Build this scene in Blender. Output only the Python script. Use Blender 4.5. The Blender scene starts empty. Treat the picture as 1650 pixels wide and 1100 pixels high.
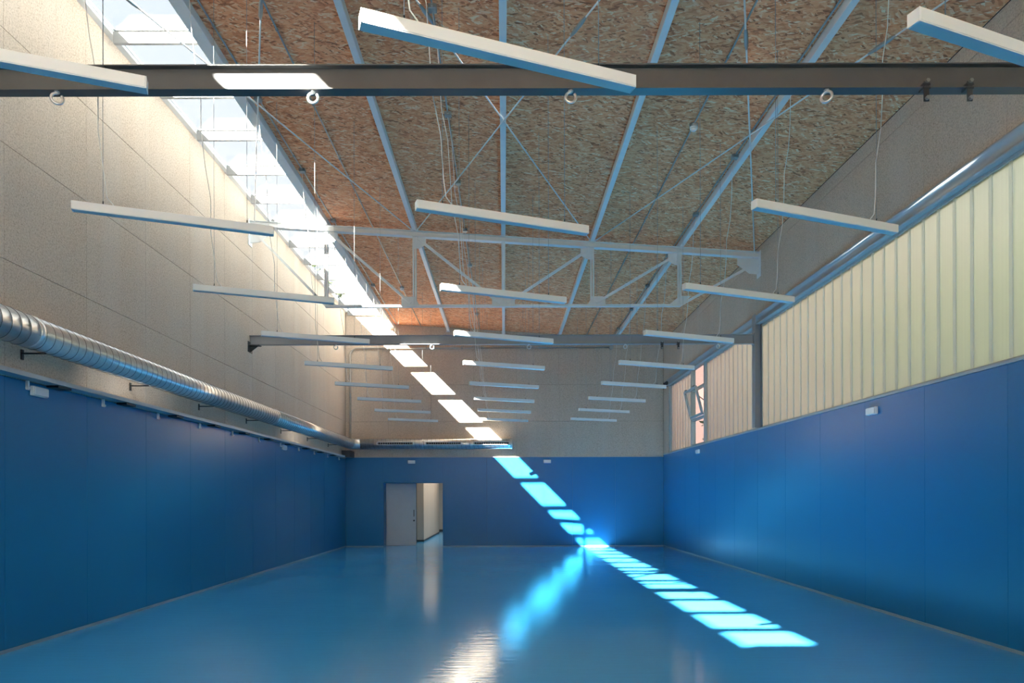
import bpy, math, random
from mathutils import Vector, Matrix
random.seed(7)
C = bpy.context.scene.collection
SC = bpy.context.scene
PI = math.pi

# ------------------------------------------------------------------ camera, sky, sun, exposure
YAW = math.radians(20.4)
cam = bpy.data.cameras.new('camera'); co = bpy.data.objects.new('camera', cam); C.objects.link(co)
cam.sensor_width = 36.0; cam.lens = 36.0 * 1100 / 1650
cam.shift_x = 13 / 1650; cam.shift_y = 251 / 1650
cam.clip_start = 0.05; cam.clip_end = 500
co.location = (0, 0, 1.65)
co.rotation_euler = (PI / 2, 0, 0)
co.rotation_euler = (Matrix.Rotation(math.radians(0.14), 3, 'Y') @ Matrix.Rotation(PI / 2, 3, 'X')).to_euler()
SC.camera = co

SUN_DIR = Vector((0.99, 1.332, -1.0)).normalized()
sl = bpy.data.lights.new('sun', 'SUN'); so = bpy.data.objects.new('sun', sl); C.objects.link(so)
sl.energy = 17.5; sl.angle = math.radians(0.6); sl.color = (1.0, 0.93, 0.83)
so.rotation_euler = SUN_DIR.to_track_quat('-Z', 'Y').to_euler()
so.location = (-20, -25, 30)

w = bpy.data.worlds.new('sky'); SC.world = w; w.use_nodes = True
nt = w.node_tree; nt.nodes.clear()
# pale hazy sky: even white-blue, a little brighter and warmer towards the horizon
tc = nt.nodes.new('ShaderNodeTexCoord'); sx = nt.nodes.new('ShaderNodeSeparateXYZ'); cr = nt.nodes.new('ShaderNodeValToRGB')
e = cr.color_ramp.elements; e[0].position = 0.0; e[0].color = (1.0, 0.97, 0.93, 1); e[1].position = 0.6; e[1].color = (0.70, 0.77, 0.87, 1)
cl_ = nt.nodes.new('ShaderNodeTexNoise'); cl_.inputs['Scale'].default_value = 2.2; cl_.inputs['Detail'].default_value = 6.0
cm = nt.nodes.new('ShaderNodeMix'); cm.data_type = 'RGBA'; cm.blend_type = 'SCREEN'; cm.inputs[0].default_value = 0.08
bg = nt.nodes.new('ShaderNodeBackground'); bg.inputs['Strength'].default_value = 0.18
wo = nt.nodes.new('ShaderNodeOutputWorld')
nt.links.new(tc.outputs['Generated'], sx.inputs[0]); nt.links.new(sx.outputs['Z'], cr.inputs[0]); nt.links.new(tc.outputs['Generated'], cl_.inputs['Vector'])
nt.links.new(cr.outputs[0], cm.inputs[6]); nt.links.new(cl_.outputs['Fac'], cm.inputs[7]); nt.links.new(cm.outputs[2], bg.inputs[0]); nt.links.new(bg.outputs[0], wo.inputs[0])

vs = SC.view_settings
vs.view_transform = 'Standard'; vs.look = 'None'; vs.gamma = 1.0; vs.use_curve_mapping = False
vs.exposure = 2.92
try:
    cy = SC.cycles
    cy.use_denoising = True; cy.denoiser = 'OPENIMAGEDENOISE'
    cy.max_bounces = 16; cy.diffuse_bounces = 8; cy.glossy_bounces = 6; cy.transmission_bounces = 10; cy.transparent_max_bounces = 24
    cy.sample_clamp_indirect = 6.0; cy.caustics_reflective = True; cy.caustics_refractive = True; cy.blur_glossy = 0.6
except Exception:
    pass

# portal of the long roof light: helps the sky reach the room through it
pl = bpy.data.lights.new('roof_light_portal', 'AREA'); po = bpy.data.objects.new('roof_light_portal', pl); C.objects.link(po)
pl.shape = 'RECTANGLE'; pl.size = 1.5; pl.size_y = 26.2; pl.cycles.is_portal = True
po.location = (-4.5, 9.85, 8.08)

# ------------------------------------------------------------------ helpers
def off(o):
    v = Vector((0, 0, 0))
    while o is not None:
        v += o.location; o = o.parent
    return v

class MB:
    """collects boxes, tubes and prisms into one mesh"""
    def __init__(s): s.v = []; s.f = []; s.sm = []
    def add(s, vs, fs, smooth=False):
        n = len(s.v); s.v += [tuple(p) for p in vs]
        for f in fs: s.f.append(tuple(i + n for i in f)); s.sm.append(smooth)
        return s
    def box(s, x0, x1, y0, y1, z0, z1):
        return s.add([(x0,y0,z0),(x1,y0,z0),(x1,y1,z0),(x0,y1,z0),(x0,y0,z1),(x1,y0,z1),(x1,y1,z1),(x0,y1,z1)],
            [(0,3,2,1),(4,5,6,7),(0,1,5,4),(1,2,6,5),(2,3,7,6),(3,0,4,7)])
    def bbox(s, x0, x1, y0, y1, z0, z1, b=0.004):
        """box with chamfered edges"""
        vs = []; idx = {}
        X = (x0, x1); Y = (y0, y1); Z = (z0, z1)
        for i in (0,1):
            for j in (0,1):
                for k in (0,1):
                    sx, sy, sz = (1 if i == 0 else -1), (1 if j == 0 else -1), (1 if k == 0 else -1)
                    for a, d in enumerate(((0,1,1),(1,0,1),(1,1,0))):
                        idx[(i,j,k,a)] = len(vs)
                        vs.append((X[i]+sx*b*d[0], Y[j]+sy*b*d[1], Z[k]+sz*b*d[2]))
        fs = []
        fs.append([idx[(0,j,k,0)] for j,k in ((0,0),(0,1),(1,1),(1,0))]); fs.append([idx[(1,j,k,0)] for j,k in ((0,0),(1,0),(1,1),(0,1))])
        fs.append([idx[(i,0,k,1)] for i,k in ((0,0),(1,0),(1,1),(0,1))]); fs.append([idx[(i,1,k,1)] for i,k in ((0,0),(0,1),(1,1),(1,0))])
        fs.append([idx[(i,j,0,2)] for i,j in ((0,0),(0,1),(1,1),(1,0))]); fs.append([idx[(i,j,1,2)] for i,j in ((0,0),(1,0),(1,1),(0,1))])
        for i in (0,1):
            for j in (0,1):
                fs.append([idx[(i,j,0,0)], idx[(i,j,1,0)], idx[(i,j,1,1)], idx[(i,j,0,1)]])
        for i in (0,1):
            for k in (0,1):
                fs.append([idx[(i,0,k,0)], idx[(i,1,k,0)], idx[(i,1,k,2)], idx[(i,0,k,2)]])
        for j in (0,1):
            for k in (0,1):
                fs.append([idx[(0,j,k,1)], idx[(1,j,k,1)], idx[(1,j,k,2)], idx[(0,j,k,2)]])
        for i in (0,1):
            for j in (0,1):
                for k in (0,1):
                    fs.append([idx[(i,j,k,0)], idx[(i,j,k,1)], idx[(i,j,k,2)]])
        return s.add(vs, fs)
    def bar(s, p, q, w, h, up=(0,0,1), ext=0.0):
        """square bar from p to q, w wide and h tall"""
        p = Vector(p); q = Vector(q); d = (q - p).normalized(); p = p - d*ext; q = q + d*ext
        u = Vector(up); sd = d.cross(u).normalized(); u = sd.cross(d).normalized()
        vs = []
        for c in (p, q):
            for a, b in ((-1,-1),(1,-1),(1,1),(-1,1)): vs.append(c + sd*(a*w/2) + u*(b*h/2))
        return s.add(vs, [(3,2,1,0),(4,5,6,7),(0,1,5,4),(1,2,6,5),(2,3,7,6),(3,0,4,7)])
    def tube(s, pts, r, n=8, closed=False, cap=True, smooth=True):
        pts = [Vector(p) for p in pts]; N = len(pts)
        rings = []; prev = None
        for i, p in enumerate(pts):
            if closed: d = pts[(i+1) % N] - pts[i-1]
            else: d = pts[min(i+1, N-1)] - pts[max(i-1, 0)]
            d.normalize()
            if prev is None:
                a = Vector((0,0,1)) if abs(d.z) < 0.9 else Vector((1,0,0))
                u = d.cross(a).normalized()
            else:
                u = (prev - d * prev.dot(d)).normalized()
            prev = u; v = d.cross(u)
            rr = r[i] if isinstance(r, (list, tuple)) else r
            rings.append([p + u*(rr*math.cos(2*PI*k/n)) + v*(rr*math.sin(2*PI*k/n)) for k in range(n)])
        vs = [p for ring in rings for p in ring]; fs = []
        for i in range(N if closed else N-1):
            j = (i+1) % N
            for k in range(n):
                l = (k+1) % n
                fs.append((i*n+k, i*n+l, j*n+l, j*n+k))
        s.add(vs, fs, smooth)
        if cap and not closed:
            m = len(s.v) - len(vs)
            s.f.append(tuple(m + k for k in range(n))[::-1]); s.sm.append(False)
            s.f.append(tuple(m + (N-1)*n + k for k in range(n))); s.sm.append(False)
        return s
    def prism(s, prof, axis, a, b, smooth=False):
        """profile of 2-D points swept along an axis: 'x' takes (y,z), 'y' takes (x,z), 'z' takes (x,y)"""
        n = len(prof)
        def pt(p, t): return {'x': (t, p[0], p[1]), 'y': (p[0], t, p[1]), 'z': (p[0], p[1], t)}[axis]
        vs = [pt(p, a) for p in prof] + [pt(p, b) for p in prof]
        m = len(s.v); s.add(vs, [(i, (i+1) % n, n + (i+1) % n, n + i) for i in range(n)], smooth)
        s.f.append(tuple(m + i for i in range(n))[::-1]); s.sm.append(False)
        s.f.append(tuple(m + n + i for i in range(n))); s.sm.append(False)
        return s
    def mesh(s, name, mat):
        me = bpy.data.meshes.new(name); me.from_pydata(s.v, [], s.f); me.update()
        me.polygons.foreach_set('use_smooth', s.sm)
        import bmesh
        bm = bmesh.new(); bm.from_mesh(me); bmesh.ops.recalc_face_normals(bm, faces=bm.faces); bm.to_mesh(me); bm.free()
        me.materials.append(mat)
        return me
    def obj(s, name, mat, parent=None, loc=None):
        """links the collected shapes as one object; loc None: the points are world points"""
        return link(name, s.mesh(name, mat), parent, loc)

def link(name, me, parent=None, loc=None):
    o = bpy.data.objects.new(name, me); C.objects.link(o)
    if parent is not None:
        o.parent = parent
        o.location = (-off(parent)) if loc is None else loc
    elif loc is not None: o.location = loc
    return o

def empty(name, loc):
    o = bpy.data.objects.new(name, None); C.objects.link(o); o.location = loc; o.empty_display_size = 0.1
    return o
def tag(o, label=None, cat=None, group=None, kind=None):
    if label: o['label'] = label
    if cat: o['category'] = cat
    if group: o['group'] = group
    if kind: o['kind'] = kind
    return o
def struct(name, mb, mat, label, cat):
    o = mb.obj(name, mat); return tag(o, label, cat, kind='structure')
def dup(root):
    r = root.copy(); C.objects.link(r)
    for ch in list(root.children):
        c = ch.copy(); C.objects.link(c); c.parent = r
        for g in list(ch.children):
            d = g.copy(); C.objects.link(d); d.parent = c
    return r

# ------------------------------------------------------------------ materials
def mat_new(name):
    m = bpy.data.materials.new(name); m.use_nodes = True
    t = m.node_tree; return m, t, t.nodes['Principled BSDF'], t.nodes['Material Output']
def N(t, kind, **kw):
    n = t.nodes.new(kind)
    for k, v in kw.items():
        if k in n.inputs: n.inputs[k].default_value = v
        else: setattr(n, k, v)
    return n
def ramp(t, src, stops):
    r = t.nodes.new('ShaderNodeValToRGB'); e = r.color_ramp.elements
    e[0].position, e[0].color = stops[0][0], (*stops[0][1], 1)
    e[1].position, e[1].color = stops[-1][0], (*stops[-1][1], 1)
    for p, c in stops[1:-1]:
        q = e.new(p); q.color = (*c, 1)
    t.links.new(src, r.inputs['Fac']); return r.outputs['Color']
def pos(t, scale=(1,1,1), rot=(0,0,0)):
    g = t.nodes.new('ShaderNodeNewGeometry'); mp = t.nodes.new('ShaderNodeMapping')
    mp.inputs['Scale'].default_value = scale; mp.inputs['Rotation'].default_value = rot
    t.links.new(g.outputs['Position'], mp.inputs['Vector']); return mp.outputs['Vector']
def pos_t(t, size, rot):      # turned first, then stretched: flakes of the given size lying at an angle
    g = t.nodes.new('ShaderNodeNewGeometry'); mp = t.nodes.new('ShaderNodeMapping'); mp.vector_type = 'TEXTURE'
    mp.inputs['Scale'].default_value = size; mp.inputs['Rotation'].default_value = (0, 0, rot)
    t.links.new(g.outputs['Position'], mp.inputs['Vector']); return mp.outputs['Vector']
def noise(t, vec, scale=1.0, detail=3.0, rough=0.5):
    n = N(t, 'ShaderNodeTexNoise', Scale=scale, Detail=detail, Roughness=rough)
    t.links.new(vec, n.inputs['Vector']); return n.outputs['Fac']
def mixc(t, fac, a, b, mode='MIX'):
    m = t.nodes.new('ShaderNodeMix'); m.data_type = 'RGBA'; m.blend_type = mode
    for s, v in ((m.inputs[0], fac), (m.inputs[6], a), (m.inputs[7], b)):
        if hasattr(v, 'links') or hasattr(v, 'is_linked'): t.links.new(v, s)
        elif isinstance(v, (int, float)): s.default_value = v
        else: s.default_value = (*v, 1)
    return m.outputs[2]
def bump(t, b, h, strength=0.2, dist=0.01):
    n = N(t, 'ShaderNodeBump', Strength=strength, Distance=dist)
    t.links.new(h, n.inputs['Height']); t.links.new(n.outputs['Normal'], b.inputs['Normal'])

def plain(name, col, rough=0.5, metal=0.0, var=0.06, spec=0.5, nscale=6.0):
    m, t, b, o = mat_new(name)
    n = noise(t, pos(t), nscale, 4)
    c = ramp(t, n, [(0.3, tuple(x*(1-var) for x in col)), (0.7, tuple(min(1, x*(1+var)) for x in col))])
    t.links.new(c, b.inputs['Base Color'])
    b.inputs['Roughness'].default_value = rough; b.inputs['Metallic'].default_value = metal
    b.inputs['Specular IOR Level'].default_value = spec
    return m

def fibre_board(name, axis):
    m, t, b, o = mat_new(name)
    p = pos(t)
    strands = noise(t, p, 52.0, 6, 0.8)
    base = ramp(t, strands, [(0.30, (0.23,0.175,0.13)), (0.46, (0.535,0.435,0.345)), (0.62, (0.69,0.57,0.455))])
    sc = (0.0, 1.7, 0.03) if axis == 'y' else (1.7, 0.0, 0.03)
    streak = noise(t, pos(t, sc), 1.0, 5, 0.6)
    tint = ramp(t, streak, [(0.42, (0.0,0.0,0.0)), (0.72, (1,1,1))])
    pale = mixc(t, 0.28, base, (0.66,0.61,0.55))
    c = mixc(t, tint, base, pale)
    info = t.nodes.new('ShaderNodeObjectInfo')
    tone = ramp(t, info.outputs['Random'], [(0.0, (0.965,0.96,0.96)), (1.0, (1.0,1.0,1.0))])
    c = mixc(t, 1.0, c, tone, 'MULTIPLY')
    t.links.new(c, b.inputs['Base Color'])
    b.inputs['Roughness'].default_value = 0.95; b.inputs['Specular IOR Level'].default_value = 0.1
    bump(t, b, strands, 0.35, 0.01)
    return m
M_fibre_y = fibre_board('wood wool board', 'y'); M_fibre_x = fibre_board('wood wool board end wall', 'x')

def osb():
    m, t, b, o = mat_new('oriented strand board')
    layers = []
    for k, (rz, sx, sy) in enumerate(((0.18, .13, .028), (-0.42, .11, .024), (0.75, .10, .026))):
        v = pos_t(t, (sx, sy, .3), rz)
        wob = N(t, 'ShaderNodeTexNoise', Scale=0.9, Detail=3.0); t.links.new(v, wob.inputs['Vector'])
        vv = N(t, 'ShaderNodeVectorMath'); vv.operation = 'ADD'
        t.links.new(v, vv.inputs[0]); t.links.new(wob.outputs['Color'], vv.inputs[1])
        vo = N(t, 'ShaderNodeTexVoronoi', Scale=1.0); t.links.new(vv.outputs[0], vo.inputs['Vector'])
        sep = t.nodes.new('ShaderNodeSeparateColor'); t.links.new(vo.outputs['Color'], sep.inputs[0])
        layers.append((sep.outputs[0], sep.outputs[1], vo.outputs['Distance']))
    cols = [(0.0,(0.40,0.12,0.053)),(0.14,(0.74,0.25,0.112)),(0.5,(0.92,0.38,0.185)),(0.85,(0.96,0.49,0.265)),(1.0,(0.98,0.72,0.47))]
    c0 = ramp(t, layers[0][0], cols); c1 = ramp(t, layers[1][0], cols); c2 = ramp(t, layers[2][0], cols)
    s1 = ramp(t, layers[0][1], [(0.49,(0,0,0)),(0.51,(1,1,1))]); s2 = ramp(t, layers[1][1], [(0.59,(0,0,0)),(0.61,(1,1,1))])
    c = mixc(t, s1, c0, c1); c = mixc(t, s2, c, c2)
    info = t.nodes.new('ShaderNodeObjectInfo')
    tone = ramp(t, info.outputs['Random'], [(0.0, (0.92,0.90,0.88)), (1.0, (1.0,1.0,1.0))])
    c = mixc(t, 1.0, c, tone, 'MULTIPLY')
    t.links.new(c, b.inputs['Base Color'])
    b.inputs['Roughness'].default_value = 0.75; b.inputs['Specular IOR Level'].default_value = 0.25
    bump(t, b, layers[0][0], 0.15, 0.004)
    return m
M_osb = osb()

def blue_panel():
    m, t, b, o = mat_new('blue satin panel')
    c = (0.014,0.178,0.385)
    b.inputs['Specular IOR Level'].default_value = 0.32
    info = t.nodes.new('ShaderNodeObjectInfo')
    tone = ramp(t, info.outputs['Random'], [(0.0, (0.93,0.95,0.95)), (1.0, (1.0,1.0,1.0))])
    c = mixc(t, 1.0, c, tone, 'MULTIPLY')
    t.links.new(c, b.inputs['Base Color'])
    b.inputs['Roughness'].default_value = 0.29
    return m
M_blue = blue_panel()

def blue_floor():
    m, t, b, o = mat_new('blue resin floor')
    p = pos(t)
    n = noise(t, pos(t, (1, 1, 1)), 0.5, 4)
    c = ramp(t, n, [(0.3, (0.05,0.38,0.80)), (0.7, (0.06,0.42,0.85))])
    fl = noise(t, pos(t, (5, 14, 1)), 1.6, 5, 0.7)
    wear = ramp(t, fl, [(0.62, (0,0,0)), (0.74, (0.16,)*3)])
    c = mixc(t, wear, c, (0.20,0.38,0.52))
    t.links.new(c, b.inputs['Base Color'])
    r = ramp(t, fl, [(0.3, (0.085,)*3), (0.75, (0.14,)*3)]); t.links.new(r, b.inputs['Roughness'])
    b.inputs['IOR'].default_value = 1.42
    bump(t, b, noise(t, pos(t, (1.5, 9, 1)), 1.6, 4), 0.16, 0.012)
    return m
M_floor = blue_floor()

M_white = plain('white enamel', (0.80,0.81,0.80), 0.35, var=0.01)
M_opal = plain('opal diffuser', (0.74,0.76,0.77), 0.25, var=0.01)
M_steelwhite = plain('white painted steel', (0.72,0.735,0.74), 0.42, var=0.03)
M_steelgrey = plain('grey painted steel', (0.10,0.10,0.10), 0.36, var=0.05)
M_bar = plain('pale glazing bar paint', (0.36,0.36,0.355), 0.45, var=0.02)
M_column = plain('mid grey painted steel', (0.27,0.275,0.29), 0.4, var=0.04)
M_rail = plain('pale grey painted channel', (0.40,0.44,0.47), 0.5, var=0.03)
M_zinc = plain('galvanised steel', (0.74,0.75,0.75), 0.30, metal=0.8, var=0.08, nscale=18)
M_conduit = plain('galvanised conduit', (0.36,0.38,0.39), 0.4, metal=0.7, var=0.1)
M_seam = plain('dull zinc seam', (0.22,0.23,0.24), 0.45, metal=0.7, var=0.05)
M_dark = plain('dark metal', (0.06,0.065,0.07), 0.45, metal=0.5, var=0.1)
M_cord = plain('white cable', (0.78,0.77,0.74), 0.55, var=0.02)
M_beige = plain('beige plastic pipe', (0.52,0.46,0.39), 0.5, var=0.03)
M_core = plain('dark wall core', (0.05,0.045,0.04), 0.9, var=0.1)
M_render = plain('pale outside render', (0.55,0.53,0.50), 0.9, var=0.05)
M_alu = plain('grey aluminium frame', (0.42,0.45,0.46), 0.4, metal=0.2, var=0.03)
M_door = plain('grey door laminate', (0.50,0.545,0.56), 0.45, var=0.02)
M_ledge = plain('pale grey ledge', (0.46,0.48,0.50), 0.4, var=0.03)
M_base = plain('pale blue skirting bead', (0.22,0.36,0.44), 0.35, var=0.05)
M_rubber = plain('black rubber', (0.02,0.02,0.02), 0.7, var=0.1)
M_plaster = plain('corridor plaster', (0.58,0.54,0.48), 0.85, var=0.03)
M_pink = plain('pink render', (0.042,0.018,0.0155), 0.9, var=0.06, nscale=1.5)
M_earth = plain('dry grass', (0.09,0.10,0.055), 0.95, var=0.2, nscale=0.8)
M_bark = plain('bark', (0.12,0.09,0.06), 0.9, var=0.25)
M_leaf = plain('green leaves', (0.05,0.072,0.022), 0.6, var=0.35, nscale=1.2)

def facing(t, k=.5):
    lw = t.nodes.new('ShaderNodeLayerWeight')
    p = N(t, 'ShaderNodeMath'); p.operation = 'POWER'; p.inputs[1].default_value = 5.0; t.links.new(lw.outputs['Facing'], p.inputs[0])
    q = N(t, 'ShaderNodeMath'); q.operation = 'MULTIPLY_ADD'; q.inputs[1].default_value = k; q.inputs[2].default_value = .025; t.links.new(p.outputs[0], q.inputs[0])
    return q.outputs[0]
def clear_glass():
    m, t, b, o = mat_new('clear glass')
    tr = N(t, 'ShaderNodeBsdfTransparent'); tr.inputs['Color'].default_value = (0.93,0.95,0.95,1)
    gl = N(t, 'ShaderNodeBsdfGlossy', Roughness=0.02)
    mx = t.nodes.new('ShaderNodeMixShader')
    t.links.new(facing(t), mx.inputs[0]); t.links.new(tr.outputs[0], mx.inputs[1]); t.links.new(gl.outputs[0], mx.inputs[2])
    t.links.new(mx.outputs[0], o.inputs['Surface']); return m
M_glass = clear_glass()

def polycarbonate(name, k, share):
    m, t, b, o = mat_new(name)
    flutes = noise(t, pos(t, (0, 55, 0)), 1.0, 1)
    col = ramp(t, flutes, [(0.3, (0.86*k,0.865*k,0.82*k)), (0.7, (0.92*k,0.925*k,0.88*k))])
    rf = N(t, 'ShaderNodeBsdfRefraction', Roughness=0.75, IOR=1.12); t.links.new(col, rf.inputs['Color'])
    tl = t.nodes.new('ShaderNodeBsdfTranslucent'); t.links.new(col, tl.inputs['Color'])
    gl = N(t, 'ShaderNodeBsdfGlossy', Roughness=0.25)
    m1 = t.nodes.new('ShaderNodeMixShader'); m1.inputs[0].default_value = share
    t.links.new(rf.outputs[0], m1.inputs[1]); t.links.new(tl.outputs[0], m1.inputs[2])
    mx = t.nodes.new('ShaderNodeMixShader')
    t.links.new(facing(t, .3), mx.inputs[0]); t.links.new(m1.outputs[0], mx.inputs[1]); t.links.new(gl.outputs[0], mx.inputs[2])
    t.links.new(mx.outputs[0], o.inputs['Surface']); return m
M_poly = polycarbonate('translucent cellular polycarbonate', 0.96, 0.55)
def fill_glazing():
    m, t, b, o = mat_new('translucent glazing of added window')  # glazing of the added window behind the viewer
    tl = t.nodes.new('ShaderNodeBsdfTranslucent'); tl.inputs['Color'].default_value = (0.52,0.52,0.50,1)
    gl = N(t, 'ShaderNodeBsdfGlossy', Roughness=0.25)
    mx = t.nodes.new('ShaderNodeMixShader')
    t.links.new(facing(t), mx.inputs[0]); t.links.new(tl.outputs[0], mx.inputs[1]); t.links.new(gl.outputs[0], mx.inputs[2])
    t.links.new(mx.outputs[0], o.inputs['Surface']); return m
M_fill_glazing = fill_glazing()
def seam_mat():
    m, t, b, o = mat_new('milky panel seam')
    rf = N(t, 'ShaderNodeBsdfRefraction', Roughness=0.9, IOR=1.08); rf.inputs['Color'].default_value = (1.0,1.0,1.0,1)
    tl = t.nodes.new('ShaderNodeBsdfTranslucent'); tl.inputs['Color'].default_value = (0.98,1.0,1.0,1)
    mx = t.nodes.new('ShaderNodeMixShader'); mx.inputs[0].default_value = 0.4
    t.links.new(rf.outputs[0], mx.inputs[1]); t.links.new(tl.outputs[0], mx.inputs[2]); t.links.new(mx.outputs[0], o.inputs['Surface'])
    return m
M_polyseam = seam_mat()
def corridor_glow_mat():
    m, t, b, o = mat_new('added corridor glow')  # glow of the panel added above the corridor
    b.inputs['Base Color'].default_value = (0.9,0.9,0.85,1)
    b.inputs['Emission Color'].default_value = (1.0,0.92,0.80,1); b.inputs['Emission Strength'].default_value = 0.9
    return m
M_corridor_glow = corridor_glow_mat()

# ------------------------------------------------------------------ measures of the hall (metres)
XL, XR, YB, YR = -5.33, 5.38, 23.0, -3.6
XS = -3.73                                   # right edge of the long roof light
TRUSS_Y = (5.41, 14.35)
PX = (-3.73, -1.865, 0.0, 1.865, 3.73)       # purlins
def zc(x): return 7.25 - 0.064 * x           # underside of the ceiling boards
DX0, DX1, DH = -4.06, -2.05, 2.15            # doorway
JY = [7.29 + 1.44 * n for n in range(-7, 11)]
GAP = 0.005; VG = 0.0025
ZR = [4.21, 5.445, 6.67]

# floor and roof
struct('floor', MB().box(-5.7, 5.75, YR-0.25, 34.2, -0.25, 0), M_floor, 'glossy blue poured resin floor running the length of the hall', 'floor')
rb = MB(); x0, x1 = XS, 5.66
rb.add([(x0,YR-.25,zc(x0)+.025),(x1,YR-.25,zc(x1)+.025),(x1,YB-.002,zc(x1)+.025),(x0,YB-.002,zc(x0)+.025),
        (x0,YR-.25,zc(x0)+.45),(x1,YR-.25,zc(x1)+.40),(x1,YB-.002,zc(x1)+.40),(x0,YB-.002,zc(x0)+.45)],
       [(0,3,2,1),(4,5,6,7),(0,1,5,4),(1,2,6,5),(2,3,7,6),(3,0,4,7)])
ceil = struct('ceiling', rb.box(-5.36, XS, YR-.25, 9.22-1.25*10-.02, 7.90, 8.2), M_core, 'sloping ceiling of oriented strand boards between white purlins', 'ceiling')
bx = [XS, PX[1], 0.0, PX[3], PX[4], XR]
by = [YR] + [-2.2 + 2.5*k for k in range(0, 10)] + [YB]
for i in range(5):
    xa, xb = bx[i] + .002, bx[i+1] - .002
    cache = {}
    for j in range(len(by)-1):
        ya, yb = by[j] + .002, by[j+1] - .002
        k = round(yb-ya, 3)
        if k not in cache:
            cache[k] = MB().add([(xa,0,zc(xa)),(xb,0,zc(xb)),(xb,k,zc(xb)),(xa,k,zc(xa)),(xa,0,zc(xa)+.024),(xb,0,zc(xb)+.024),(xb,k,zc(xb)+.024),(xa,k,zc(xa)+.024)],
                [(0,3,2,1),(4,5,6,7),(0,1,5,4),(1,2,6,5),(2,3,7,6),(3,0,4,7)]).mesh('strand_board', M_osb)
        link('strand_board', cache[k], ceil, (0, ya, 0))

# walls: a core with boards on it
def boards(parent, axis, face, a_list, z_list, mat, name, th=0.03, sign=1, bev=0.003):
    """boards over a wall face; sign: +1 when the board body lies towards + of the face"""
    cache = {}
    for i in range(len(a_list)-1):
        for k in range(len(z_list)-1):
            la = a_list[i+1]-a_list[i]-VG; lz = z_list[k+1]-z_list[k]-GAP
            if la < .02 or lz < .02: continue
            key = (round(la,3), round(lz,3))
            if key not in cache:
                t0, t1 = (0, th) if sign > 0 else (-th, 0)
                mb = MB()
                if axis == 'y': mb.bbox(t0, t1, 0, la, 0, lz, bev)
                else: mb.bbox(0, la, t0, t1, 0, lz, bev)
                cache[key] = mb.mesh(name, mat)
            loc = (face, a_list[i]+VG/2, z_list[k]+GAP/2) if axis == 'y' else (a_list[i]+VG/2, face, z_list[k]+GAP/2)
            link(name, cache[key], parent, loc)
YY = [YR+.03] + JY[1:-1] + [YB-.003]
XX = [XL] + [XL + 1.44*k for k in range(1, 8)] + [XR]
wl = struct('wall_left', MB().box(-5.62, -5.36, YR-.25, 23.27, 0, 7.88), M_core, 'left wall: blue panelling below pale wood wool boards', 'wall')
boards(wl, 'y', -5.36, YY, [0.0, 2.96], M_blue, 'wall_panel')
boards(wl, 'y', -5.36, YY, [2.96] + ZR + [7.88], M_fibre_y, 'fibre_board')

bc = MB().box(-5.359, DX0, 23.03, 23.46, 0, 7.95).box(DX1, 5.66, 23.03, 23.46, 0, 7.95).box(DX0, DX1, 23.03, 23.46, DH, 7.95)
wb = struct('wall_back', bc, M_core, 'far end wall: blue panelling with doorway below pale wood wool boards', 'wall')
boards(wb, 'x', YB, [XL, DX0+.002], [0.0, 3.0], M_blue, 'wall_panel')
boards(wb, 'x', YB, [DX0, DX1], [DH, 3.0], M_blue, 'wall_panel')
boards(wb, 'x', YB, [DX1-.002, -.57, .87, 2.31, 3.75, XR], [0.0, 3.0], M_blue, 'wall_panel')
boards(wb, 'x', YB+.012, XX, [3.0] + ZR + [7.93], M_fibre_x, 'fibre_board', th=0.02)
MB().box(DX0, DX0+.012, 23.002, 23.46, 0.001, DH).box(DX1-.012, DX1, 23.002, 23.46, 0.001, DH).box(DX0+.012, DX1-.012, 23.002, 23.46, DH-.012, DH).obj('door_reveal', M_blue, wb)

wr = struct('wall_right', MB().box(5.41, 5.66, YR-.25, 23.27, 0, 3.06).box(5.41, 5.66, YR-.25, 23.27, 5.49, 6.93), M_core, 'right wall: blue panelling below the long window, dark wood wool boards above it', 'wall')
boards(wr, 'y', XR, YY, [0.0, 3.06], M_blue, 'wall_panel')
boards(wr, 'y', XR, YY, [5.49, 6.67, 6.90], M_fibre_y, 'fibre_board')
wn = struct('wall_near', MB().box(-5.62, 5.66, YR-.25, YR, 0, 3.06).box(-5.62, 5.66, YR-.25, YR, 6.06, 7.9).box(-5.62, -5.02, YR-.25, YR, 3.06, 6.06).box(2.54, 5.66, YR-.25, YR, 3.06, 6.06), M_core, 'near end wall of the hall behind the viewer', 'wall')
boards(wn, 'x', YR+.03, XX, [0, 3.0], M_blue, 'wall_panel', sign=-1)
boards(wn, 'x', YR+.03, [XL, -5.02], [3.0] + ZR + [7.9], M_fibre_x, 'fibre_board', sign=-1)
boards(wn, 'x', YR+.03, [2.54, XR], [3.0] + ZR + [7.9], M_fibre_x, 'fibre_board', sign=-1)
boards(wn, 'x', YR+.03, [-5.02 + 1.26*k for k in range(8)], [6.06, 7.9], M_fibre_x, 'fibre_board', sign=-1)

# unseen window added to the near wall; sunlit glazing fills the hall from behind
w4 = struct('added_fill_window', MB().box(-5.02, 2.54, YR-.12, YR, 3.06, 3.12).box(-5.02, 2.54, YR-.12, YR, 6.00, 6.06), M_alu, 'added translucent window, unseen behind the viewer, filling the hall with daylight', 'window')
pm4 = MB().box(.03, 1.23, YR-.09, YR-.06, 3.12, 6.00).mesh('panel', M_fill_glazing); mm4 = MB().box(-.03, .03, YR-.12, YR-.01, 3.12, 6.00).mesh('mullion', M_alu)
for k in range(7):
    if k < 6: link('panel', pm4, w4, (-5.02 + 1.26*k, 0, 0))
    link('mullion', mm4, w4, (-5.02 + 1.26*k, 0, 0))

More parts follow.
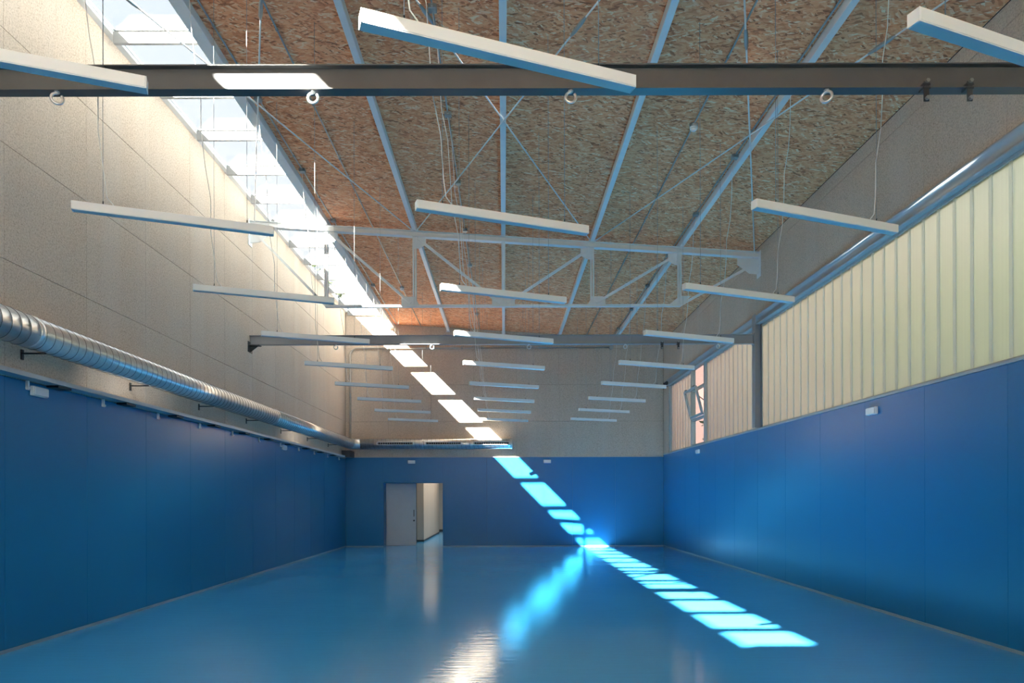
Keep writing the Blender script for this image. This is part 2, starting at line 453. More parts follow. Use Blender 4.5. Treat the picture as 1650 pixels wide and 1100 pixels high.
# skirting beads, ledges, sills
struct('baseboard_left', MB().box(XL, XL+.015, YR+.05, YB, 0, .035), M_base, 'thin pale bead along the foot of the left wall', 'skirting')
struct('baseboard_right', MB().box(XR-.015, XR, YR+.05, YB, 0, .035), M_base, 'thin pale bead along the foot of the right wall', 'skirting')
struct('baseboard_back', MB().box(XL, DX0, YB-.012, YB, 0, .03).box(DX1, XR, YB-.012, YB, 0, .03), M_base, 'thin pale bead along the foot of the far wall', 'skirting')
led = struct('trim_1', MB().prism([(XL,2.97),(XL+.17,2.97),(XL+.17,3.02),(XL,3.02)], 'y', YR+.1, 22.2), M_ledge, 'pale ledge capping the blue panelling of the left wall below the duct', 'ledge')
pegm = MB().box(0, .03, -.012, .012, -.10, 0).tube([(.022,-.02,-.085),(.022,.02,-.085)], .02, 8).mesh('peg', M_white)
brm = MB().box(0, .14, -.12, .12, -.025, 0).mesh('bracket', M_dark)
for n in range(-5, 11):
    y = 7.62 + 1.44*n
    if YR < y < 22.1:
        link('peg', pegm, led, (XL, y, 2.965)); 
    y += .45
    if YR < y < 22.1: link('bracket', brm, led, (XL+.005, y, 2.965))
struct('trim_2', MB().box(DX1-3.3, XR, YB-.006, YB+.012, 3.0, 3.022), M_ledge, 'thin pale strip along the top of the blue panelling of the far wall', 'trim')
struct('trim_3', MB().bbox(5.365, 5.55, YR+.05, YB-.01, 3.06, 3.10, .004), M_alu, 'grey metal sill below the long translucent window', 'sill')

# ------------------------------------------------------------------ long window on the right: channel, polycarbonate panels, seams
prof = [(5.40,5.49),(5.34,5.49),(5.335,5.475)]
for k in range(0, 9):
    a = PI/2 * (-1 + 2*k/8)
    prof.append((5.335 + .055*math.cos(a)**.8 if abs(math.cos(a)) > 1e-6 else 5.335, 5.455 - .15*k/8))
prof += [(5.335,5.29),(5.345,5.275),(5.50,5.275),(5.50,5.49)]
struct('trim_4', MB().prism(prof, 'y', YR+.05, 22.35, True), M_rail, 'pale grey steel channel along the top of the long translucent window', 'window channel')

WX = 5.45; YS0, YS1 = 18.33, 19.60; PIT = 0.306
win = struct('window_1', MB().box(5.40, 5.52, 22.12, 22.30, 3.10, 5.275), M_alu, 'long translucent window of upright cellular panels along the right wall', 'window')
MB().box(5.66, 5.68, 22.3, 23.27, 3.06, 5.49).box(5.41, 5.66, 22.30, 23.27, 3.06, 5.49).obj('end_pier', M_core, win)
boards(win, 'y', XR, [22.30, YB-.003], [3.10, 4.21, 5.275], M_fibre_y, 'fibre_board')
MB().box(5.42, 5.50, YR+.06, 18.29, 3.10, 3.125).box(5.42, 5.50, 19.64, 22.12, 3.10, 3.125).obj('bottom_rail', M_alu, win)
MB().box(5.42, 5.50, YR+.06, 18.29, 5.235, 5.275).box(5.42, 5.50, 19.64, 22.12, 5.235, 5.275).obj('top_rail', M_alu, win)
pm = MB().box(WX, WX+.035, .021, PIT-.021, 3.125, 5.235).mesh('panel', M_poly)
sm_ = MB().prism([(WX-.001,-.024),(WX-.010,-.026),(WX-.014,-.020),(WX-.014,.020),(WX-.010,.026),(WX-.001,.024)], 'z', 3.125, 5.235).mesh('seam', M_polyseam)
y = 7.32 - PIT*36
while y < 22.1:
    if y > YR + .05 and y + PIT < YS0 - .03 or (y > YS1 and y + PIT < 22.13):
        link('panel', pm, win, (0, y, 0)); link('seam', sm_, win, (0, y, 0))
    y += PIT
yl = max(7.32 - PIT*36 + PIT*k for k in range(200) if 7.32 - PIT*36 + PIT*k < YS0-.03)
MB().box(WX, WX+.035, yl+.021, YS0-.04, 3.125, 5.235).obj('panel', M_poly, win); link('seam', sm_, win, (0, yl, 0))
yf = min(7.32 - PIT*36 + PIT*k for k in range(200) if 7.32 - PIT*36 + PIT*k > YS1)
MB().box(WX, WX+.035, YS1+.04, yf-.021, 3.125, 5.235).obj('panel', M_poly, win)
yl = max(7.32 - PIT*36 + PIT*k for k in range(200) if 7.32 - PIT*36 + PIT*k < 22.13)
link('seam', sm_, win, (0, yl, 0))
MB().box(WX, WX+.035, yl+.021, 22.12, 3.125, 5.235).obj('panel', M_poly, win)

# clear window with a tilted sash
w2 = struct('window_2', MB().box(5.38, 5.50, YS0-.04, YS0+.04, 3.10, 5.275).box(5.38, 5.50, YS1-.04, YS1+.04, 3.10, 5.275), M_alu, 'clear window between the translucent panels with its middle sash tilted open', 'window')
MB().box(5.40, 5.50, YS0+.04, YS1-.04, 3.81, 3.87).obj('transom', M_alu, w2)
MB().box(5.40, 5.50, YS0+.04, YS1-.04, 4.66, 4.72).obj('transom', M_alu, w2)
MB().box(5.40, 5.50, YS0+.04, YS1-.04, 3.10, 3.14).obj('bottom_rail', M_alu, w2)
MB().box(5.445, 5.455, YS0+.04, YS1-.04, 3.14, 3.81).obj('pane', M_glass, w2)
MB().box(5.445, 5.455, YS0+.04, YS1-.04, 4.72, 5.275).obj('pane', M_glass, w2)
ta = math.radians(14)
def tp(u, v, d):      # sash-plane point: u along Y, v up the sash, d inwards
    return (5.39 - v*math.sin(ta) - d*math.cos(ta), u, 3.875 + v*math.cos(ta) - d*math.sin(ta))
def sbox(mb, u0, u1, v0, v1, d0=0.0, d1=0.055):
    return mb.add([tp(u0,v0,d0),tp(u1,v0,d0),tp(u1,v1,d0),tp(u0,v1,d0),tp(u0,v0,d1),tp(u1,v0,d1),tp(u1,v1,d1),tp(u0,v1,d1)],
        [(0,3,2,1),(4,5,6,7),(0,1,5,4),(1,2,6,5),(2,3,7,6),(3,0,4,7)])
ua, ub, vh = YS0+.045, YS1-.045, .80
sash = sbox(sbox(sbox(sbox(MB(), ua, ub, 0, .07), ua, ub, vh-.07, vh), ua, ua+.07, .07, vh-.07), ub-.07, ub, .07, vh-.07).obj('sash', M_alu, w2)
sbox(MB(), ua+.07, ub-.07, .07, vh-.07, .02, .03).obj('pane', M_glass, sash)
MB().bar(tp(ua+.03, .50, 0), (5.41, ua+.03, 4.25), .02, .02).obj('stay', M_dark, sash)
sbox(MB(), ua+.12, ua+.24, vh, vh+.03, .01, .05).obj('latch', M_dark, sash)
sbox(MB(), ub-.24, ub-.12, vh, vh+.03, .01, .05).obj('latch', M_dark, sash)

# steel columns between the panels
def column(y, label):
    m = MB().box(5.26, 5.275, y-.09, y+.09, 3.101, 5.46).box(5.39, 5.405, y-.09, y+.09, 3.101, 5.27).box(5.275, 5.39, y-.008, y+.008, 3.101, 5.27)
    c = empty('steel_column', (5.33, y, 3.10))
    MB().box(5.255, 5.27, y-.085, y+.085, 3.101, 5.47).obj('flange', M_column, c)
    MB().box(5.395, 5.41, y-.085, y+.085, 3.101, 5.27).obj('flange', M_column, c)
    MB().box(5.27, 5.395, y-.006, y+.006, 3.101, 5.27).obj('web', M_column, c)
    return tag(c, label, 'column', 'steel columns in front of the long window')
column(14.35, 'dark grey steel column standing on the sill where the far beam meets the window')

column(5.41, 'dark grey steel column at the near beam, beyond the right edge of the picture')
# ------------------------------------------------------------------ roof light
rl = struct('window_3', MB().box(-5.36, -5.25, YR-.1, 23.03, 7.885, 8.0).box(-5.25, -5.235, YR-.1, 23.03, 7.93, 7.96), M_steelwhite, 'long glazed roof light along the top of the left wall', 'roof light')
MB().add([(XS-.03,YR-.1,7.47),(XS+.04,YR-.1,7.47),(XS+.04,23.0,7.47),(XS-.03,23.0,7.47),(XS-.03,YR-.1,8.0),(XS+.04,YR-.1,8.0),(XS+.04,23.0,8.0),(XS-.03,23.0,8.0)],
    [(0,3,2,1),(4,5,6,7),(0,1,5,4),(1,2,6,5),(2,3,7,6),(3,0,4,7)]).obj('kerb', M_alu, rl)
barm = MB().box(-5.25, XS-.03, -.025, .025, 7.78, 7.94).mesh('glazing_bar', M_bar)
gbm = MB().box(-5.25, XS-.03, -.045, .045, 7.94, 7.955).mesh('gasket', M_alu)
panem = MB().box(-5.24, XS-.02, .03, 1.22, 7.957, 7.972).mesh('pane', M_glass)
for n in range(-10, 12):
    y = 9.22 + 1.25*n
    b_ = link('glazing_bar', barm, rl, (0, y, 0)); link('gasket', gbm, b_, (0, 0, 0))
    if n < 11: link('pane', panem, rl, (0, y, 0))

# ------------------------------------------------------------------ door and corridor
dr = empty('door_1', (DX0, 23.50, 0)); tag(dr, 'grey sliding door pushed half across the doorway in the far wall', 'door', kind='structure')
MB().bbox(DX0-.12, -3.015, 23.475, 23.525, .012, DH+.08, .003).obj('door_leaf', M_door, dr)
MB().bbox(-3.105, -3.08, 23.44, 23.458, 1.00, 1.23, .003).box(-3.10, -3.085, 23.458, 23.475, 1.02, 1.035).box(-3.10, -3.085, 23.458, 23.475, 1.19, 1.205).obj('handle', M_dark, dr)
MB().tube([(-3.092,23.445,.86),(-3.092,23.475,.86)], .03, 12).obj('lock', M_dark, dr)
MB().box(-3.015, -3.003, 23.474, 23.526, .012, DH).obj('edge_seal', M_rubber, dr)
ca = struct('wall_corridor', MB().box(-4.4, -3.0, 25.5, 31.6, 0.0, 3.6), M_fibre_y, 'pale board wall of the corridor seen past the sliding door', 'wall')
MB().box(-4.4, -2.988, 25.488, 31.6, 0, .07).obj('skirting', M_dark, ca)
ce = struct('wall_corridor_end', MB().box(-5.0, 0.6, 33.6, 33.8, 0, 3.6), M_plaster, 'plain end wall of the corridor beyond the doorway', 'wall')
MB().box(-5.0, 0.6, 33.585, 33.6, 0, .08).obj('skirting', M_dark, ce)
struct('wall_corridor_right', MB().box(0.4, 0.6, 23.47, 33.6, 0, 3.6), M_plaster, 'right wall of the corridor, hidden behind the far wall', 'wall')
struct('wall_corridor_left', MB().box(-5.2, -5.0, 23.47, 33.8, 0, 3.6), M_plaster, 'left wall of the corridor, hidden behind the far wall', 'wall')
struct('ceiling_corridor', MB().box(-5.2, 0.6, 23.47, 33.8, 3.6, 3.75), M_plaster, 'corridor ceiling beyond the doorway', 'ceiling')
cl = empty('corridor_fill_light', (-1.9, 27.0, 3.6)); tag(cl, 'unseen glowing panel added over the corridor in place of its sunlight', 'light')  # unseen glowing panel added; stands in for sunlight in the corridor
MB().box(-2.5, -1.3, 24.0, 30.5, 3.55, 3.599).obj('frame', M_white, cl)
MB().box(-2.45, -1.35, 24.05, 30.45, 3.535, 3.55).obj('diffuser', M_corridor_glow, cl)

# ------------------------------------------------------------------ purlins
pn = ['white purlin edging the roof light, leftmost of the five', 'white purlin between roof light and middle of the ceiling, second from the left',
      'white purlin down the middle of the ceiling', 'white purlin right of the middle of the ceiling, fourth from the left', 'white purlin nearest the long window, rightmost of the five']
for i, x in enumerate(PX):
    hw = .085 if i == 0 else .045
    zb, zt = zc(x) - .125, zc(x) - .002
    xx = x - .03 if i == 0 else x
    p = MB().bbox(xx-hw, xx+hw, YR+.02, YB-.06, zb, zt, .006).obj('purlin', M_steelwhite)
    tag(p, pn[i], 'purlin', 'white purlins under the ceiling')
    MB().box(xx-hw-.02, xx+hw+.02, YB-.06, YB-.05, zb-.04, zt).obj('end_plate', M_steelwhite, p)

# ------------------------------------------------------------------ trusses
NX = (-3.72, -1.865, 0.0, 1.865, 3.70)
ZBOT = 5.67
def ztop(x): return zc(x) - .127
def make_truss(y, label):
    t = empty('roof_truss', (0, y, ZBOT)); tag(t, label, 'truss', 'white roof trusses')
    def chord_pt(x, d): return (x, y, ztop(x) - d)
    xa, xb = XL+.01, XR-.01
    m = MB()
    m.bar(chord_pt(xa,.006), chord_pt(xb,.006), .13, .012).bar(chord_pt(xa,.114), chord_pt(xb,.114), .13, .012).bar(chord_pt(xa,.06), chord_pt(xb,.06), .012, .10)
    m.obj('top_chord', M_steelwhite, t)
    m = MB(); m.bar((NX[0],y,ZBOT),(NX[4],y,ZBOT), .075, .05, ext=.02); m.obj('bottom_chord', M_steelwhite, t)
    for x in NX:
        m = MB()
        for s in (-1, 1): m.box(x+s*.024-.016, x+s*.024+.016, y-.03, y+.03, ZBOT+.02, ztop(x)-.118)
        m.obj('post', M_steelwhite, t)
    D = [(NX[0],1,NX[1],0),(NX[1],1,NX[2],0),(NX[3],1,NX[2],0),(NX[4],1,NX[3],0)]
    for xa_, _, xb_, _ in D:
        s = 1 if xb_ > xa_ else -1
        MB().bar((xa_+s*.08, y, ztop(xa_)-.16), (xb_-s*.08, y, ZBOT+.06), .05, .05).obj('diagonal', M_steelwhite, t)
    MB().bar((NX[0], y, ZBOT), (XL+.12, y, ztop(XL)-.25), .05, .05).obj('diagonal', M_steelwhite, t)
    MB().bar((NX[4], y, ZBOT), (XR-.12, y, ztop(XR)-.25), .05, .05).obj('diagonal', M_steelwhite, t)
    def plate(pts):
        MB().prism(pts, 'y', y-.006, y+.006).obj('gusset_plate', M_steelwhite, t)
    for x, s in ((NX[0],1),(NX[1],1),(NX[3],-1),(NX[4],-1)):
        z = ztop(x) - .12
        plate([(x-s*.04,z),(x+s*.24,z),(x+s*.24,z-.16),(x+s*.10,z-.24),(x-s*.04,z-.24)])
    for x, s in ((NX[1],-1),(NX[3],1)):
        plate([(x-s*.10,ZBOT+.02),(x+s*.28,ZBOT+.02),(x+s*.28,ZBOT+.17),(x+s*.22,ZBOT+.20),(x,ZBOT+.20)])
    plate([(-.24,ZBOT+.02),(.24,ZBOT+.02),(.24,ZBOT+.20),(0,ZBOT+.20),(-.24,ZBOT+.20)])
    for x, s in ((NX[0],-1),(NX[4],1)):
        plate([(x-s*.22,ZBOT+.02),(x+s*.03,ZBOT+.02),(x+s*.25,ZBOT+.20),(x,ZBOT+.20)])
    for xw, s in ((XL+.012,1),(XR-.012,-1)):
        z = ztop(xw) - .12
        plate([(xw,z),(xw+s*.45,z),(xw+s*.45,z-.14),(xw+s*.2,z-.32),(xw,z-.34)])
        MB().box(min(xw-s*.01,xw+s*.004), max(xw-s*.01,xw+s*.004), y-.10, y+.10, z-.40, z+.14).obj('wall_plate', M_steelwhite, t)
    return t
make_truss(TRUSS_Y[1], 'white steel truss crossing the hall above the far grey beam')
make_truss(TRUSS_Y[0], 'white steel truss above the near grey beam')

# wind braces in the roof plane
Ya, Yb = TRUSS_Y
def brace(p, q, drop, label):
    a = Vector((p[0], p[1], zc(p[0]) - .14 - drop)); b = Vector((q[0], q[1], zc(q[0]) - .14 - drop))
    d = (b-a).normalized(); a += d*.12; b -= d*.12
    r = MB().tube([a, b], .011, 8).obj('brace_rod', M_steelwhite); tag(r, label, 'brace rod', 'white tie rods crossing under the ceiling')
    k = a + d * 2.3
    MB().tube([k, k+d*.05, k+d*.10, k+d*.26, k+d*.31, k+d*.36], [.013,.020,.024,.024,.020,.013], 8).obj('turnbuckle', M_conduit, r)
XWl, XWr = XL+.1, XR-.1
brace((-1.865,Ya),(1.865,Yb), 0.0, 'tie rod from near left to far right in the middle cross of the ceiling')
brace((1.865,Ya),(-1.865,Yb), .025, 'tie rod from near right to far left in the middle cross of the ceiling')
brace((XWl,Ya),(-1.865,Yb), 0.0, 'long tie rod slanting across the roof light to the second purlin')
brace((-1.865,Ya),(XWl,Yb), .03, 'tie rod running back to the far truss end at the left wall')
brace((XWr,Ya),(1.865,Yb), 0.0, 'long tie rod slanting across the rightmost purlin towards the right wall')
brace((1.865,Ya),(XWr,Yb), .03, 'tie rod running back to the far truss end at the right wall')

# ------------------------------------------------------------------ grey beams with hooks and clamps
BZ0, BZ1 = 4.86, 5.055
def beam(y, label, ends):
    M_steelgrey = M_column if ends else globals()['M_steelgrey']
    b = empty('steel_beam', (0, y, BZ0)); tag(b, label, 'beam', 'grey steel beams spanning the hall')
    xa, xb = XL+.002, 5.253
    MB().box(xa, xb, y-.05, y+.05, BZ0, BZ0+.010).obj('flange', M_steelgrey, b)
    MB().box(xa, xb, y-.05, y+.05, BZ1-.010, BZ1).obj('flange', M_steelgrey, b)
    MB().box(xa, xb, y-.004, y+.004, BZ0+.010, BZ1-.010).obj('web', M_steelgrey, b)
    if ends:
        k = MB().box(XL+.001, XL+.012, y-.13, y+.11, BZ0-.16, BZ0+.06).box(XL+.012, XL+.22, y-.07, y+.07, BZ0-.02, BZ0-.001)
        k.prism([(XL+.012,BZ0-.02),(XL+.18,BZ0-.02),(XL+.012,BZ0-.15)], 'y', y-.006, y+.006)
        k.obj('wall_bracket', M_dark, b)
        MB().box(5.24, 5.254, y-.07, y+.07, BZ0-.02, BZ1+.02).obj('end_plate', M_steelgrey, b)
beam(Ya, 'near grey steel beam across the top of the picture', False)
beam(Yb, 'far grey steel beam ending at the dark column by the window', True)

def hook_mesh(kind, ang):
    pts = []
    R = .040
    span = 1.75 if kind == 'open' else 2.0
    for k in range(19):
        a = PI/2 + ang*0 - PI*span*k/18 * (-1)
        pts.append(Vector((R*math.cos(a), 0, -.055 + R*math.sin(a))))
    if kind == 'open': return MB().tube(pts, .0115, 8)
    return MB().tube(pts[:-1], .0115, 8, closed=True)
ring_closed = hook_mesh('closed', 0).mesh('eye', M_zinc); ring_open = hook_mesh('open', 0).mesh('eye', M_zinc)
shank = MB().tube([(0,0,.0),(0,0,-.02)], .011, 8).tube([(0,0,-.001),(0,0,-.010)], .022, 6, smooth=False).mesh('shank', M_zinc)
hx = [(-3.52,30,1),(-1.50,0,1),(0.535,0,1),(2.555,-40,0)]
hn = ['below the left end of', 'below the left half of', 'below the middle of', 'below the right half of']
def hook(x, y, rz, op, label):
    h = empty('eye_hook', (x, y, BZ0)); h.rotation_euler.z = math.radians(rz)
    link('eye', ring_open if op else ring_closed, h, (0,0,0)); link('shank', shank, h, (0,0,0))
    tag(h, label, 'hook', 'steel eye hooks under the grey beams')
for (x, rz, op), nme in zip(hx, hn):
    hook(x, Ya-.02, rz, op, 'steel eye hook ' + nme + ' the near grey beam')
    hook(x, Yb-.02, rz, op, 'steel eye hook ' + nme + ' the far grey beam')
hook(4.50, Yb-.02, 20, 0, 'steel eye hook close to the window end of the far grey beam')
strap_m = MB().bbox(-.022, .022, -.063, -.052, -.115, .045, .003).mesh('strap', M_dark)
jaw_m = MB().bbox(-.03, .03, -.068, .0, .011, .03, .003).bbox(-.03, .03, -.068, .0, -.02, -.002, .003).mesh('jaw', M_dark)
bolt_m = MB().tube([(0,-.085,.0),(0,-.063,.0)], .016, 6, smooth=False).mesh('bolt', M_conduit)
for x, nme in ((3.32, 'left'), (3.66, 'right')):
    for y, far in ((Ya, 'near'), (Yb, 'far')):
        k = empty('beam_clamp', (x, y, BZ0)); tag(k, nme + ' one of two dark clamps on the right part of the ' + far + ' grey beam', 'clamp', 'dark clamps on the grey beams')
        link('strap', strap_m, k, (0,0,0)); link('jaw', jaw_m, k, (0,0,0))
        link('bolt', bolt_m, k, (0,0,.038)); link('bolt', bolt_m, k, (0,0,-.095))

# ------------------------------------------------------------------ conduits on the ceiling
FR0, FPIT, FZ = 3.69, 2.178, 4.045            # first pendant row, spacing, pendant mid height
rows = [FR0 + FPIT*j for j in range(9)]
boxm = MB().bbox(-.05, .05, -.05, .05, -.06, 0, .008).tube([(0,-.05,-.03),(0,-.075,-.03)], .016, 8).tube([(0,.05,-.03),(0,.075,-.03)], .016, 8).mesh('junction_box', M_conduit)
def conduit(x, label, offy, zoff=0.0):
    z = zc(x) - .018 - zoff
    c = MB().tube([(x,YR+.1,z),(x,YB-.02,z)], .012, 8).obj('conduit', M_conduit); tag(c, label, 'conduit', 'metal conduits along the ceiling')
    for yy in ([r + offy for r in rows] if offy is not None else []):
        if yy < YB-.1: link('junction_box', boxm, c, (x, yy, z+.016))
    clip = MB().tube([(0,-.012,0),(0,.012,0)], .020, 8).mesh('clip', M_conduit)
    for k in range(16): link('clip', clip, c, (x, YR+.8+1.6*k, z))
    return c
conduit(-3.56, 'metal conduit with boxes beside the leftmost purlin', -.30)
conduit(-.81, 'metal conduit with boxes left of the middle purlin', -.20)
conduit(3.64, 'metal conduit with boxes beside the rightmost purlin', .50)
dm = MB().tube([(0,0,0),(0,0,-.03)], .055, 16).tube([(0,0,-.03),(0,0,-.05),(0,0,-.062)], [.045,.042,.02], 16).mesh('detector_head', M_white)
ds = MB().tube([(0,0,.04),(0,0,0)], .062, 16).mesh('base', M_conduit)
for x, yd, s in ((-2.78, 18.7, 'left'), (2.77, 9.92, 'right')):
    conduit(x, 'thin metal conduit carrying a detector on the ' + s + ' of the ceiling', None)
    d = empty('smoke_detector', (x, yd, zc(x) - .05)); tag(d, 'round white detector on the ' + s + ' ceiling conduit', 'detector', 'detectors on the ceiling')
    link('detector_head', dm, d, (0,0,0)); link('base', ds, d, (0,0,0))

# ------------------------------------------------------------------ pendant lights, 3 columns x 9 rows
L, W, H = 1.57, .072, .072
hs_m = MB().bbox(-L/2+.006, L/2-.006, -W/2, W/2, -H/2+.004, H/2, .003).mesh('housing', M_white)
df_m = MB().box(-L/2+.008, L/2-.008, -W/2+.003, W/2-.003, -H/2, -H/2+.004).mesh('diffuser', M_opal)
ec_m = MB().bbox(-.006, 0, -W/2, W/2, -H/2, H/2, .002).mesh('end_cap', M_white)
ec2_m = MB().bbox(0, .006, -W/2, W/2, -H/2, H/2, .002).mesh('end_cap', M_white)
hg_m = MB().box(-.012, .012, -.012, .012, 0, .008).tube([(0,0,.008),(0,0,.035)], .005, 6).mesh('hanger', M_dark)
ordn = ['first', 'second', 'third', 'fourth', 'fifth', 'sixth', 'seventh', 'eighth', 'ninth']
cols = [(-2.80, 'left', -1, (-3.56, -.30)), (0.02, 'middle', -1, (-.81, -.20)), (2.79, 'right', 1, (3.64, .50))]
ca_, sa_ = math.cos(YAW), math.sin(YAW)
def to_local(dx, dy): return (dx*ca_ + dy*sa_, -dx*sa_ + dy*ca_)
for cx, side, end, (bx_, bo) in cols:
    proto = empty('pendant_light', (cx, rows[0], FZ)); proto.rotation_euler.z = YAW
    link('housing', hs_m, proto, (0,0,0)); link('diffuser', df_m, proto, (0,0,0))
    link('end_cap', ec_m, proto, (-L/2+.006,0,0)); link('end_cap', ec2_m, proto, (L/2-.006,0,0))
    for s in (-1, 1):
        hx_ = s*.56
        h_ = link('hanger', hg_m, proto, (hx_, 0, H/2))
        wx = cx + hx_*ca_
        top = zc(wx) - FZ if wx > XS - .02 else 7.80 - FZ
        MB().tube([(0,0,.03),(0,0,top-H/2-.002)], .0022, 5).obj('suspension_wire', M_conduit, h_, (0,0,0))
    lx, ly = to_local(bx_ - cx, bo); ax = end*.53
    tz = zc(bx_) - .075 - FZ
    pts = [(ax - end*.05, 0, H/2), (ax - end*.04, 0, H/2+.025), (ax, 0, H/2+.07), (ax + .06*(lx-ax), .06*ly, H/2+.22)]
    for k in range(1, 9):
        f = .06 + .94*k/8
        sag = .02*math.sin(k*2.1 + cx)
        pts.append((ax + f*(lx-ax) + sag*(k < 8), f*ly, H/2 + .22 + (tz - H/2 - .22)*k/8))
    MB().tube(pts, .0045, 6).obj('power_cable', M_cord, proto, (0,0,0))
    for j in range(9):
        o = proto if j == 0 else dup(proto)
        o.location = (cx, rows[j], FZ)
        where = ordn[j] + ' from the viewer' if j < 8 else 'last before the far wall'
        extra = ''
        if j == 0: where = 'nearest the viewer' + (', cut by the left edge' if side == 'left' else ', cut by the right edge' if side == 'right' else ', overlapping the near beam')
        tag(o, 'slim white linear pendant of the ' + side + ' row, ' + where, 'pendant light', 'linear pendant lights in three rows')

# ------------------------------------------------------------------ spiral duct
DXc, DZc, DR, DYb = -5.085, 3.435, .172, 22.75
duct = empty('ventilation_duct', (DXc, 0, DZc)); tag(duct, 'round galvanised spiral duct along the left wall, turning along the far wall', 'duct')
def helix(p, q, pitch, r, n=36):
    p = Vector(p); q = Vector(q); Ln = (q-p).length; d = (q-p)/Ln
    u = d.cross(Vector((0,0,1))).normalized(); v = d.cross(u)
    tot = int(Ln/pitch*n); return [p + d*(Ln*k/tot) + u*(r*math.cos(2*PI*k/n)) + v*(r*math.sin(2*PI*k/n)) for k in range(tot+1)]
cuts = [YR+.04, -.4, 7.3, 15.0, 22.44]
for a, b in zip(cuts[:-1], cuts[1:]):
    s = MB().tube([(DXc,a,DZc),(DXc,b,DZc)], DR, 48).obj('duct_section', M_zinc, duct)
    MB().tube(helix((DXc,a+.05,DZc),(DXc,b-.05,DZc), .138, DR+.001), .0042, 4).obj('spiral_seam', M_seam, s)
    MB().tube([(DXc,b-.03,DZc),(DXc,b-.025,DZc),(DXc,b+.025,DZc),(DXc,b+.03,DZc)], [DR+.001,DR+.006,DR+.006,DR+.001], 48).obj('coupling', M_zinc, s)
el = [(DXc,22.44,DZc)] + [(DXc+.31-.31*math.cos(PI/2*k/10), 22.44+.31*math.sin(PI/2*k/10), DZc) for k in range(1, 11)]
MB().tube(el, DR, 48).obj('elbow', M_zinc, duct)
XE = .28
s = MB().tube([(DXc+.31,DYb,DZc),(XE-.01,DYb,DZc),(XE,DYb,DZc)], [DR,DR,DR-.008], 48).obj('duct_section', M_zinc, duct)
MB().tube(helix((DXc+.36,DYb,DZc),(XE-.05,DYb,DZc), .138, DR+.001), .0042, 4).obj('spiral_seam', M_seam, s)
for x in (-2.70, -1.10, XE-.03):
    MB().tube([(x-.03,DYb,DZc),(x-.025,DYb,DZc),(x+.025,DYb,DZc),(x+.03,DYb,DZc)], [DR+.001,DR+.006,DR+.006,DR+.001], 48).obj('coupling', M_zinc, s)
for xa, xb in ((-4.20,-2.98), (-2.60,-1.39), (-1.02,.20)):
    yf = DYb - DR - .036; z0, z1 = DZc-.045, DZc+.055
    g = MB().box(xa, xb, yf, yf+.05, z1-.016, z1).box(xa, xb, yf, yf+.05, z0, z0+.016).box(xa, xa+.025, yf, yf+.05, z0+.016, z1-.016).box(xb-.025, xb, yf, yf+.05, z0+.016, z1-.016).obj('grille', M_white, duct)
    MB().box(xa+.025, xb-.025, yf+.022, yf+.027, z0+.016, z1-.016).obj('grille_back', M_rubber, g)
    nb = 16
    lm = MB()
    for k in range(nb):
        x = xa + .05 + (xb-xa-.10)*k/(nb-1)
        lm.box(x-.006, x+.006, yf+.005, yf+.021, z0+.016, z1-.016)
    lv = lm.obj('louvres', M_conduit, g)
for k in range(12):
    y = 7.55 + 2.19*(k-4)
    if y < YR+.2 or y > 22.2: continue
    MB().box(XL+.001, XL+.012, y-.02, y+.02, DZc-.25, DZc-.14).box(XL+.012, DXc+.02, y-.015, y+.015, DZc-DR-.018, DZc-DR-.003).obj('wall_bracket', M_dark, duct)
MB().box(XL+.02, XL+.30, 22.35, 22.98, 2.99, 3.20).obj('wall_bracket', M_dark, duct)

# ------------------------------------------------------------------ pipe run on the far wall
pz = 6.685
pp = [(-5.17, 22.96, 3.62), (-5.17, 22.96, 6.40)]
for k in range(1, 7):
    a = PI/2*k/6; pp.append((-5.17 + .25 - .25*math.cos(a), 22.96, 6.435 + .25*math.sin(a)))
pp.append((-.80, 22.96, pz))
pipe = MB().tube(pp, .036, 10).obj('pipe', M_beige); tag(pipe, 'beige pipe rising in the far left corner and running along the far wall', 'pipe')
for x in (-3.9, -2.6, -1.4):
    MB().box(x-.02, x+.02, 22.92, YB+.012, pz-.045, pz+.045).obj('clip', M_conduit, pipe)
cd = MB().tube([(-.80,22.97,pz),(3.62,22.97,pz)], .018, 8).obj('conduit', M_conduit); tag(cd, 'thin conduit continuing the beige pipe along the far wall to a round box', 'conduit', 'metal conduits along the walls')
MB().tube([(3.62,22.93,pz),(3.62,23.0,pz)], .075, 16).obj('junction_box', M_conduit, cd)
for x in (-.7, 1.2, 2.6): MB().box(x-.02, x+.02, 22.95, YB+.012, pz-.03, pz+.03).obj('clip', M_conduit, cd)

# ------------------------------------------------------------------ emergency lights
def wall_lamp(loc, rz, label):
    e = empty('emergency_light', loc); e.rotation_euler.z = rz; tag(e, label, 'emergency light', 'small white emergency lights on the blue walls')
    MB().bbox(-.125, .125, -.045, -.001, -.055, .055, .006).obj('housing', M_white, e, (0,0,0))
    MB().bbox(-.118, .118, -.058, -.045, -.048, .048, .005).obj('lens', M_opal, e, (0,0,0))
wall_lamp((XL, 7.80, 2.865), PI/2, 'small white emergency light on the left wall nearest the viewer')
wall_lamp((XL, 16.5, 2.865), PI/2, 'small white emergency light on the left wall towards the far end')
wall_lamp((-3.11, YB, 2.845), 0, 'small white emergency light above the sliding door')
wall_lamp((1.46, YB, 2.855), 0, 'small white emergency light on the far wall beside the sunlit patch')
wall_lamp((XR, 9.93, 2.89), -PI/2, 'small white emergency light on the right wall nearest the viewer')
wall_lamp((XR, 18.85, 2.90), -PI/2, 'small white emergency light on the right wall below the tilted sash')

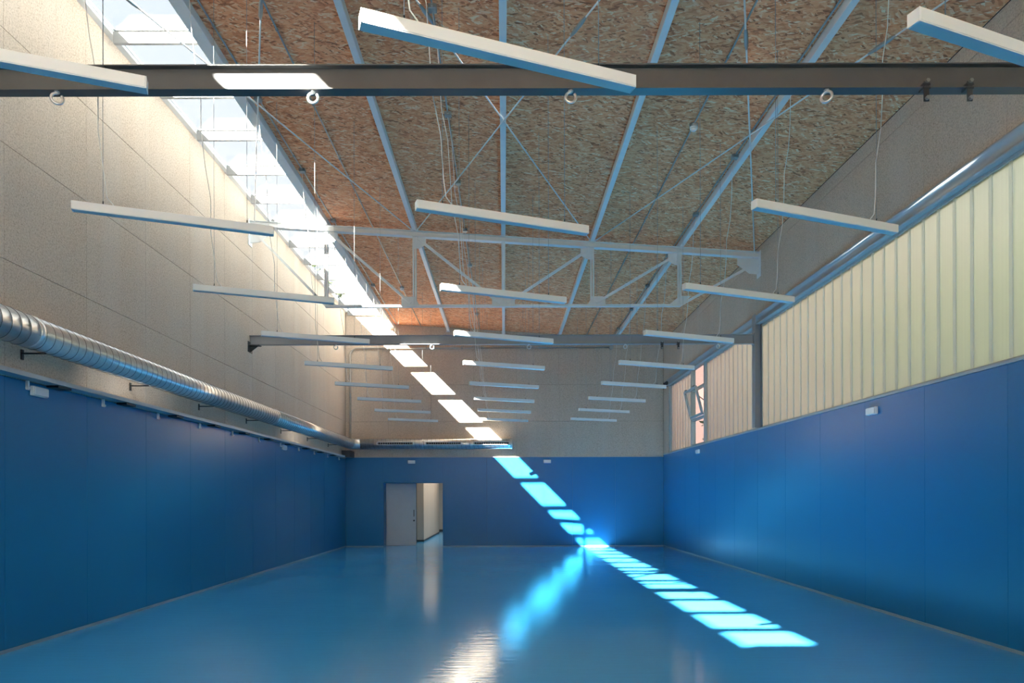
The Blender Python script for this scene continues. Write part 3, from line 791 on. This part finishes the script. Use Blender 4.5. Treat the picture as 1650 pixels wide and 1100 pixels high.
# ------------------------------------------------------------------ outside
struct('ground', MB().box(-60, -5.75, -40, 90, -.3, -.02).box(5.8, 60, -40, 90, -.3, -.02).box(-5.75, 5.8, 34.3, 90, -.3, -.02), M_earth, 'dry ground around the hall', 'ground')
pb = MB().box(9.6, 20, 20.5, 62, -.02, 10.0).obj('neighbour_building', M_pink); tag(pb, 'pink rendered building seen through the clear window', 'building')
MB().box(9.4, 20.2, 20.3, 62.2, 10.0, 10.2).obj('roof', M_render, pb)
def tree(loc, h, r, n, label, seed, trunk_h, leaf=.16, squash=1.0, group='trees outside the hall'):
    rng = random.Random(seed)
    t = empty('tree', loc); tag(t, label, 'tree', group)
    MB().tube([(0,0,0),(.05,.02,trunk_h*.5),(0,.06,trunk_h),(.02,0,h*.85)], [r*.07+.05, r*.055+.04, r*.04+.03, .02], 8).obj('trunk', M_bark, t, (0,0,0))
    m = MB(); cz = trunk_h + (h-trunk_h)/2; rz = (h-trunk_h)/2
    blobs = [(rng.gauss(0,.45), rng.gauss(0,.45), rng.uniform(-.7,.75)) for _ in range(16)]
    for _ in range(n):
        b = rng.choice(blobs); d = Vector((rng.gauss(0,1), rng.gauss(0,1), rng.gauss(0,1))).normalized() * (.42*rng.random()**.4)
        p = Vector((r*(b[0]*.8+d.x), r*(b[1]*.8+d.y), cz + rz*(b[2]*.8+d.z)))
        u = Vector((rng.gauss(0,1), rng.gauss(0,1), rng.gauss(0,.6))).normalized(); v = u.orthogonal().normalized(); l = leaf*rng.uniform(.6,1.2)
        m.add([p-u*l, p+v*l*.42, p+u*l, p-v*l*.42], [(0,1,2,3)])
    f = m.obj('foliage', M_leaf, t, (0,0,0)); f['kind'] = 'stuff'
    return t
tree((-16.5, 60.0, -.02), 22.0, 4.2, 5000, 'tall tree showing through the far end of the roof light', 3, 9.0, .28)
hedge = [(10.2, -3.0), (10.6, 0.6), (10.1, 3.9), (10.8, 7.2), (10.3, 10.4), (10.9, 13.8), (10.4, 17.0)]
for k, (x, y) in enumerate(hedge):
    tree((x, y, -.02), 6.6 + .5*(k % 3), 1.6, 3000, 'leafy green tree blurred behind the translucent panels, ' + ordn[k] + ' of seven along the wall', 20+k, 1.0, .22, group='trees behind the translucent window')
tree((7.9, 24.6, -.02), 5.45, .85, 420, 'slender shrub with a twig before the pink building at the clear window', 77, 2.8, .13, group='trees outside the hall')
